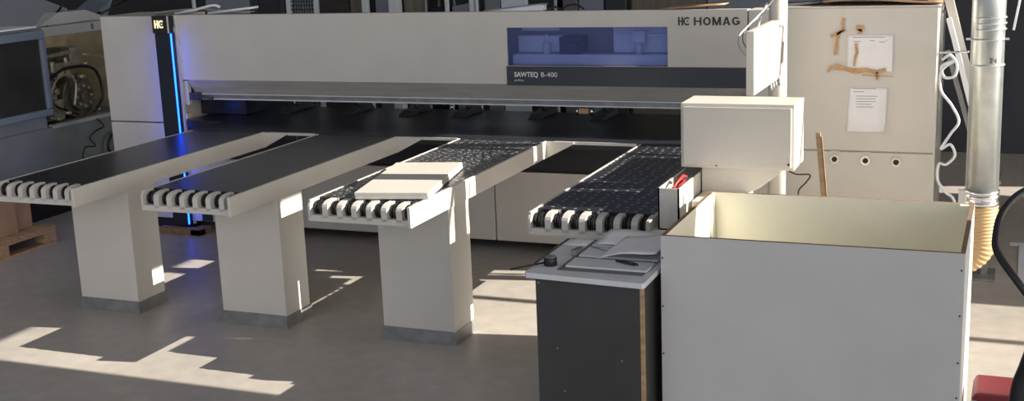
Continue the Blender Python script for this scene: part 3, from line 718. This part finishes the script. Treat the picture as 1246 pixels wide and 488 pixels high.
# ------------------------------------------------------------------ right edge: cart handle, red step, floor tape
ct = thing('hand_cart', (.2, 4.2, 0), 'black hand cart at the right edge, only its bent handle and post in view', 'cart')
hp = curve_pts([(.30, 4.25, 1.49), (.10, 4.25, 1.51), (.02, 4.2, 1.50), (-.035, 4.1, 1.455), (-.05, 4.0, 1.40), (-.04, 3.95, 1.355), (.03, 3.9, 1.27), (.12, 3.9, 1.15), (.18, 3.9, 1.05)], 8)
mb = MB(); mb.tube(hp, .0115, 14); mb.build('handle', 'rubber', ct)
mb = MB(); mb.tube(curve_pts([(.055, 4.0, .05), (.032, 4.0, .5), (.038, 4.0, .85), (.06, 4.0, .97), (.10, 3.96, 1.08), (.18, 3.9, 1.05)], 8), .028, 14)
mb.cyl((.3, 4.25, .05), (.3, 4.25, 1.49), .02); mb.build('post', 'rubber', ct)
mb = MB(); mb.box(-.0, .6, 3.9, 4.5, .06, .10); mb.build('platform', 'black', ct, bevel=.01)
for x in (.05, .55):
    for y in (3.95, 4.45):
        mb = MB(); mb.cyl((x-.012, y, .03), (x+.012, y, .03), .03, 18); mb.build('wheel', 'rubber', ct)
rs_ = thing('red_step', (-.06, 5.6, 0), 'dark red plastic step stool on the floor right of the bin', 'stool')
mb = MB(); mb.prism([(-.135, .33), (-.12, .36), (.12, .36), (.06, .14), (-.13, .14)], 1, 5.35, 5.6); mb.build('seat', 'redcloth', rs_, bevel=.01)
mb = MB(); mb.prism([(-.155, 0), (-.12, 0), (-.11, .33), (-.135, .33)], 1, 5.34, 5.38); mb.build('leg', 'zinc', rs_)
mb = MB(); mb.prism([(.04, 0), (.075, 0), (.10, .35), (.075, .35)], 1, 5.57, 5.61); mb.build('leg', 'zinc', rs_)
mb = MB(); mb.box(-.02, .9, 9.35, 9.42, .0, .004); mb.box(.04, .10, 8.3, 9.35, 0, .004)
tag(mb.build('floor_marking', 'post', None, origin=(0, 9.3, 0)), 'white tape line marked on the floor right of the duct', 'floor marking')

# ------------------------------------------------------------------ old machining centre at left
LX = -7.9
om = thing('milling_machine', (-8.6, 8.6, 0), 'old grey blue milling machine with an open cream work space at the far left', 'machine')
mb = MB()
mb.box(-9.6, LX, 7.7, 10.2, .45, .82)                  # lower body
mb.box(-9.6, LX-.0, 7.7, 8.36, .82, .93)
mb.build('lower_body', 'oldgrey', om, bevel=.01)
mb = MB(); mb.box(-9.5, LX-.12, 7.75, 10.1, 0, .449); mb.build('plinth', 'black', om)
mb = MB(); mb.box(-9.6, -9.5, 8.36, 10.2, .82, 1.70); mb.box(-9.5, LX, 9.6, 9.7, .82, 1.70); mb.box(-9.6, LX-.1, 8.3, 8.42, .82, 1.62); mb.box(-9.5, -9.49, 8.42, 9.6, .82, 1.62)
mb.box(-9.5, -8.55, 8.42, 9.6, .82, .84); mb.build('inner_wall', 'oldcream', om)
mb = MB(); mb.box(-8.75, -8.7, 8.42, 9.6, .84, 1.60); mb.build('back_panel', 'oldcream', om)
mb = MB(); mb.box(LX-.08, LX, 8.42, 9.7, 1.605, 1.69); mb.build('header', 'oldlight', om, bevel=.004)
# door with dark window (faces +X)
mb = MB(); mb.box(LX-.02, LX+.05, 7.7, 8.40, .93, .99); mb.box(LX-.02, LX+.05, 7.7, 8.40, 1.60, 1.675); mb.box(LX-.02, LX+.05, 8.345, 8.40, .99, 1.60)
mb.box(LX-.02, LX+.05, 7.7, 7.25, .99, 1.6); dr = mb.build('sliding_door', 'oldblue', om, bevel=.01)
mb = MB(); mb.box(LX+.0, LX+.02, 7.75, 8.345, .99, 1.60); mb.build('window_pane', 'darkglass', dr)
mb = MB(); mb.box(LX-.5, LX+.04, 7.7, 8.32, 1.70, 1.715); mb.build('top_cover', 'post', om)
mb = MB(); mb.box(-9.6, LX-.0, 7.7, 8.40, 1.676, 1.699); mb.box(-9.6, LX-.03, 7.7, 8.3, .931, 1.676); mb.build('door_housing', 'oldgrey', om)
# hood
mb = MB()
mb.prism([(8.45, 1.70), (8.70, 1.80), (9.05, 1.80), (9.35, 1.70)], 0, -8.35, LX-.05); mb.build('hood', 'oldlight', om)
mb = MB(); R = Matrix.Rotation(math.radians(14), 3, 'X') @ Matrix.Rotation(math.radians(20), 3, 'Y')
mb.obox((-8.5, 8.55, 1.90), (1.0, .65, .02), R); mb.build('raised_lid', 'bluegrey', om)
mb = MB(); mb.cyl((LX-.02, 8.36, 1.58), (LX-.12, 8.82, 1.84), .010); mb.build('gas_strut', 'rubber', om)
mb = MB(); mb.prism([(9.5, 1.69), (9.75, 1.69), (9.85, 1.85)], 0, -8.6, -8.3); mb.build('fin', 'oldblue', om)
mb = MB(); mb.cyl((-8.1, 9.3, 1.70), (-8.0, 9.75, 1.86), .010); mb.cyl((-8.12, 9.3, 1.705), (-8.1, 9.42, 1.74), .022); mb.build('gas_strut', 'rubber', om)
zo = text('0', 'marking', 'letter_dark', om, 0, 0, 0, .07, .001)
zo.location = Vector((LX+.002, 9.04, 1.625)) - Vector((-8.6, 8.6, 0)); zo.rotation_euler = (PI/2, 0, PI/2)
# machinery inside
mb = MB(); mb.cyl((-8.45, 8.95, 1.02), (-8.05, 8.95, 1.02), .20, 32); mb.cyl((-8.05, 8.95, 1.02), (-8.0, 8.95, 1.02), .13, 28); mb.cyl((-8.0, 8.95, 1.02), (-7.96, 8.95, 1.02), .05, 20)
mb.build('spindle_head', 'oily', om, bevel=.006)
for k in range(8):
    mb = MB(); a = k*PI/4; mb.cyl((-7.995, 8.95+.095*math.cos(a), 1.02+.095*math.sin(a)), (-7.975, 8.95+.095*math.cos(a), 1.02+.095*math.sin(a)), .014, 10)
    mb.build('bolt', 'oilylight', om)
mb = MB(); mb.box(-8.5, -8.1, 8.70, 9.12, 1.26, 1.34); mb.box(-8.4, -8.1, 8.95, 9.10, 1.34, 1.46); mb.cyl((-8.1, 8.5, 1.40), (-8.1, 8.95, 1.43), .022); mb.cyl((-8.12, 8.72, 1.2), (-8.12, 8.72, 1.36), .03); mb.cyl((-8.12, 8.9, 1.2), (-8.12, 8.9, 1.38), .02)
mb.build('tool_carriage', 'oilylight', om, bevel=.004)
mb = MB(); mb.box(-8.5, -8.05, 8.5, 8.75, .84, 1.02); mb.box(-8.5, -8.05, 8.55, 8.68, 1.02, 1.2); mb.cyl((-8.04, 8.6, .93), (-8.0, 8.6, .93), .05, 20); mb.cyl((-8.04, 8.64, 1.1), (-8.0, 8.64, 1.1), .03, 16)
mb.build('chuck_block', 'oilylight', om, bevel=.008)
for i, (c, r) in enumerate((([(-8.0, 8.5, 1.0), (-7.98, 8.6, 1.2), (-7.98, 8.75, 1.24), (-7.98, 8.85, 1.15), (-7.98, 8.8, .95)], .012), ([(-8.0, 8.55, 1.22), (-7.97, 8.75, 1.30), (-7.97, 9.1, 1.25), (-7.97, 9.18, 1.0), (-7.97, 9.05, .86)], .014), ([(-8.0, 9.0, 1.4), (-7.97, 9.2, 1.36), (-7.97, 9.27, 1.2), (-7.97, 9.25, .95)], .010), ([(-8.0, 8.5, 1.15), (-7.98, 8.55, 1.0), (-7.98, 8.7, .92), (-7.98, 8.85, .86)], .010), ([(-8.0, 8.48, 1.3), (-7.98, 8.5, 1.1), (-7.98, 8.58, .92)], .008))):
    mb = MB(); mb.tube(curve_pts(c), r, 8); mb.build('coolant_hose', 'rubber' if i % 2 else 'oilylight', om)
for i, (y, z) in enumerate(((8.52, .88), (8.6, .86), (8.72, .9), (8.8, 1.22), (8.95, 1.2), (9.1, .88), (8.66, 1.25), (9.02, 1.31))):
    mb = MB(); mb.cyl((-8.05, y, z), (-7.97, y, z), .018, 12); mb.cyl((-7.97, y, z), (-7.95, y, z), .01, 10); mb.build('fitting', 'oilylight', om)
mb = MB(); mb.box(LX-.05, LX+.02, 8.42, 9.6, .805, .835); mb.build('chip_ledge', 'oldlight', om)
cable('black_cable', [(LX+.03, 9.35, 1.45), (LX+.05, 9.45, 1.40), (LX+.05, 9.38, 1.30), (LX+.05, 9.42, 1.15), (LX+.05, 9.60, 1.10)], .007, 'rubber', 'black cable looping beside the white housing at the upper left')
cable('coiled_cable', [(LX+.03, 8.95, .81), (LX+.04, 9.02, .73), (LX+.04, 8.90, .70), (LX+.04, 8.82, .65), (LX+.04, 8.88, .57), (LX+.04, 8.75, .58), (LX+.04, 8.70, .50), (LX+.04, 8.74, .45), (LX+.04, 8.6, .46), (LX+.04, 8.55, .38), (LX+.04, 8.48, .34)], .006, 'rubber', 'wavy thin black cable hanging on the front of the milling machine')
cable('black_hose', [(LX+.04, 9.25, .66), (LX+.06, 9.08, .63), (LX+.06, 9.02, .53), (LX+.06, 9.08, .46), (LX+.04, 9.22, .42)], .014, 'rubber', 'thick black hose curved like a C on the milling machine front')

# pallet and carton
pl = thing('wooden_pallet', (-7.8, 7.1, 0), 'pale wooden pallet on the floor under the leftmost air table', 'pallet')
for k in range(6):
    ys = 6.45+k*.205
    mb = MB(); mb.box(-8.45, -7.28, ys, ys+.175, .125, .145); mb.build('deck_board', 'wood', pl, bevel=.002)
for y in (6.45, 7.0, 7.52):
    for x in (-7.38, -7.9, -8.44):
        mb = MB(); mb.box(x, x+.1, y, y+.13, .02, .103); mb.build('spacer_block', 'wood', pl, bevel=.002)
for x in (-7.38, -7.9, -8.44):
    mb = MB(); mb.box(x, x+.1, 6.45, 7.65, .0, .019); mb.build('bottom_runner', 'wood', pl)
    mb = MB(); mb.box(x, x+.1, 6.45, 7.65, .104, .124); mb.build('stringer_board', 'wood', pl)
def carton(x0, x1, y0, y1, h, lab):
    o = thing('carton', ((x0+x1)/2, (y0+y1)/2, .146), lab, 'box', 'cartons on the pallet')
    mb = MB(); mb.box(x0, x1, y0, y1, .146, .146+h); mb.build('box_body', 'card', o, bevel=.004)
    mb = MB(); mb.box((x0+x1)/2-.025, (x0+x1)/2+.025, y0-.001, y1+.001, .146+h-.05, .147+h); mb.build('tape', 'tape', o)
carton(-7.95, -7.39, 6.95, 7.36, .34, 'brown carton standing nearer the front on the pallet')
carton(-8.35, -7.45, 7.37, 7.58, .33, 'brown carton standing at the back of the pallet')

# ------------------------------------------------------------------ background things behind the saw (seen above and below the beam)
BY = 11.0
def slab(name, x0, x1, m, lab, cat, h=2.5, y=BY, t=.3, group=None, z0=0, parts=None):
    o = thing(name, ((x0+x1)/2, y+t/2, z0), lab, cat, group)
    mb = MB(); mb.box(x0, x1, y, y+t, z0+.05, z0+h); mb.build('body', m, o, bevel=.01)
    mb = MB(); mb.box(x0+.03, x1-.03, y+.03, y+t-.03, z0, z0+.049); mb.build('plinth', 'darkframe', o)
    return o
def post(x, w, lab, m='post', y=BY-.12):
    o = thing('steel_post', (x, y, 0), lab, 'post', 'posts behind the saw')
    mb = MB(); mb.box(x-w/2, x+w/2, y, y+w, .012, 2.5); mb.build('upright', m, o, bevel=.004)
    mb = MB(); mb.box(x-w/2-.008, x+w/2+.008, y-.03, y+w+.03, 0, .012); mb.build('foot_plate', 'zinc', o)
slab('grey_cabinet', -8.05, -7.5, 'bluegrey', 'tall blue grey cabinet behind the left end of the beam', 'cabinet')
post(-8.12, .03, 'thin grey post left of the tall blue grey cabinet', 'post')
def fence(x0, x1, lab, nx, nz, fr='post', wire='darkframe', back='post', y=BY, backing=True, r=.004, h=2.3):
    o = thing('mesh_fence', ((x0+x1)/2, y, 0), lab, 'fence', 'fence panels behind the saw')
    mb = MB(); mb.box(x0, x0+.05, y-.02, y+.03, 0, h); mb.box(x1-.05, x1, y-.02, y+.03, 0, h); mb.box(x0+.05, x1-.05, y-.02, y+.03, h-.05, h); mb.box(x0+.05, x1-.05, y-.02, y+.03, .1, .15)
    mb.build('frame', fr, o)
    mb = MB()
    for i in range(1, nx):
        x = x0+.05+(x1-x0-.1)*i/nx; mb.box(x-r, x+r, y-r, y+r, .15, h-.05)
    for i in range(1, nz):
        z = .15+(h-.2)*i/nz; mb.box(x0+.05, x1-.05, y-2*r, y-r, z-r, z+r)
    mb.build('wire_mesh', wire, o)
    if backing:
        mb = MB(); mb.box(x0+.05, x1-.05, y+.06, y+.09, .1, h-.1); mb.build('backing_sheet', back, o)
fence(-7.43, -7.06, 'striped fence panel in a dark frame behind the white pipe', 20, 3, 'darkframe', 'darkframe', 'post', r=.005)
fence(-7.04, -6.66, 'white fence panel with a dark square grid beside the brown curtain', 9, 52, 'post', 'darkframe', 'skyboard', r=.005)
slab('brown_curtain', -6.66, -6.31, 'brown', 'dark brown folded curtain behind the beam between mesh and ribbed sheet', 'curtain', t=.1)
slab('ribbed_sheet', -6.30, -6.16, 'ribbed', 'beige ribbed sheet right of the dark brown curtain', 'sheet', t=.1)
post(-6.07, .06, 'white post right of the beige ribbed sheet')
slab('grey_cabinet', -6.01, -5.80, 'bluegrey', 'blue grey cabinet between two white posts', 'cabinet')
post(-5.75, .10, 'widest white post behind the middle left of the beam')
slab('ribbed_sheet', -5.69, -5.46, 'ribbed', 'brown ribbed sheet right of the widest white post', 'sheet', t=.1)
sh = thing('storage_rack', (-5.32, 11.1, 0), 'dark open rack with thin shelves behind the beam', 'rack')
for x in (-5.45, -5.21):
    for y in (10.98, 11.27):
        mb = MB(); mb.box(x, x+.02, y, y+.02, 0, 2.4); mb.build('upright', 'oldlight', sh)
for k in range(10):
    mb = MB(); mb.box(-5.44, -5.2, 10.985, 11.285, .12+k*.24, .135+k*.24); mb.build('shelf', 'darkframe', sh)
    mb = MB(); mb.box(-5.42, -5.23, 11.02, 11.2, .136+k*.24, .2+k*.24); mb.build('bin_box', 'navy', sh)
post(-5.17, .035, 'slim white post right of the dark open rack')
o = thing('screen_cabinet', (-5.05, 11.0, 0), 'grey framed cabinet with a black pane behind the beam', 'cabinet')
mb = MB(); mb.box(-5.15, -4.95, 11.0, 11.3, 0, 1.60); mb.box(-5.15, -5.13, 10.99, 11.3, 1.6, 2.4); mb.box(-4.985, -4.95, 10.99, 11.3, 1.6, 2.4); mb.box(-5.13, -4.985, 10.99, 11.3, 2.3, 2.4)
mb.prism([(-5.15, 1.6), (-4.95, 1.6), (-4.95, 1.69), (-5.15, 1.655)], 1, 10.96, 11.0); mb.build('frame', 'bluegrey', o, bevel=.005)
mb = MB(); mb.box(-5.13, -4.985, 11.02, 11.28, 1.6, 2.3); mb.build('pane', 'darkglass', o)
post(-4.905, .045, 'white post just right of the black pane')
post(-4.85, .025, 'thin white post beside the dark green grey cabinet')
slab('dark_cabinet', -4.82, -4.66, 'oldgrey', 'narrow dark green grey cabinet left of the pale blue board', 'cabinet')
slab('pale_board', -4.65, -4.37, 'skyboard', 'bright pale blue board standing behind the beam', 'board', t=.06)
slab('dark_cabinet', -4.36, -4.08, 'black', 'black cabinet right of the pale blue board', 'cabinet')
post(-4.05, .025, 'thin grey post right of the black cabinet', 'oldlight')
slab('grey_cabinet', -4.02, -3.87, 'groove', 'mid grey cabinet behind the cables on the beam', 'cabinet')
slab('grey_cabinet', -3.86, -3.62, 'bluegrey', 'blue grey cabinet right of the mid grey one', 'cabinet')
slab('dark_cabinet', -3.60, -3.40, 'wall', 'dark cabinet left of the wide brown grey panel', 'cabinet')
post(-3.375, .03, 'dark post left of the wide brown grey panel', 'darkframe')
slab('brown_partition', -3.35, -2.65, 'ribbed', 'wide brown grey panel behind the right part of the beam', 'panel', t=.1)
slab('violet_partition', -2.64, -1.7, 'bluegrey', 'grey violet panel behind the beam beside the pole', 'panel', t=.1)
cable('black_cable', [(-3.17, 8.36, 1.80), (-3.12, 8.38, 1.82), (-3.07, 8.38, 1.805), (-3.02, 8.38, 1.83), (-2.97, 8.38, 1.835), (-2.93, 8.38, 1.82), (-2.9, 8.38, 1.80)], .007, 'rubber', 'black cable lying on the beam right of the grey board')

# ------------------------------------------------------------------ light
d = Vector((-KX, -K, -1))
sun = bpy.data.lights.new('sun', 'SUN'); sun.energy = 11.5; sun.angle = math.radians(.18); sun.color = (1, .93, .80)
so = bpy.data.objects.new('sun', sun); COL.objects.link(so); so.rotation_euler = d.to_track_quat('-Z', 'Y').to_euler(); so.location = (8, 9, 8)
w = bpy.data.worlds.new('world'); SC.world = w; w.use_nodes = True
nt = w.node_tree; bg = nt.nodes['Background']
# bright hazy sky towards the sun side (+X), cooler and dimmer on the far side
tc = nt.nodes.new('ShaderNodeTexCoord'); sx = nt.nodes.new('ShaderNodeSeparateXYZ'); mr = nt.nodes.new('ShaderNodeMapRange')
nt.links.new(tc.outputs['Generated'], sx.inputs[0]); nt.links.new(sx.outputs['X'], mr.inputs[0])
mr.inputs[1].default_value = -1; mr.inputs[2].default_value = 1; mr.inputs[3].default_value = 0; mr.inputs[4].default_value = 1
cr = nt.nodes.new('ShaderNodeValToRGB'); nt.links.new(mr.outputs[0], cr.inputs[0])
cr.color_ramp.elements[0].position = .15; cr.color_ramp.elements[0].color = (.42, .50, .64, 1)
cr.color_ramp.elements[1].position = 1; cr.color_ramp.elements[1].color = (3.2, 3.0, 2.75, 1)
e = cr.color_ramp.elements.new(.55); e.color = (.78, .82, .92, 1)
nt.links.new(cr.outputs[0], bg.inputs[0]); bg.inputs[1].default_value = 1.0

# ------------------------------------------------------------------ camera
yaw, pit, rol, FPX = -0.3970564, -0.21922418, -0.03932516, 1500.1
f = Vector((math.sin(yaw)*math.cos(pit), math.cos(yaw)*math.cos(pit), math.sin(pit)))
r = Vector((math.cos(yaw), -math.sin(yaw), 0)); u = r.cross(f)
r2 = math.cos(rol)*r + math.sin(rol)*u; u2 = -math.sin(rol)*r + math.cos(rol)*u
cam = bpy.data.cameras.new('camera'); cam.sensor_width = 36; cam.lens = 36*FPX/1246; cam.clip_end = 200
co = bpy.data.objects.new('camera', cam); COL.objects.link(co)
mw = Matrix((r2, u2, -f)).transposed().to_4x4(); mw.translation = (0, 0, 2.4); co.matrix_world = mw
SC.camera = co
SC.view_settings.view_transform = 'Standard'; SC.view_settings.look = 'None'
SC.view_settings.gamma = 1; SC.view_settings.exposure = 0; SC.view_settings.use_curve_mapping = False
for o in bpy.data.objects:
    if '_o' in o: del o['_o']
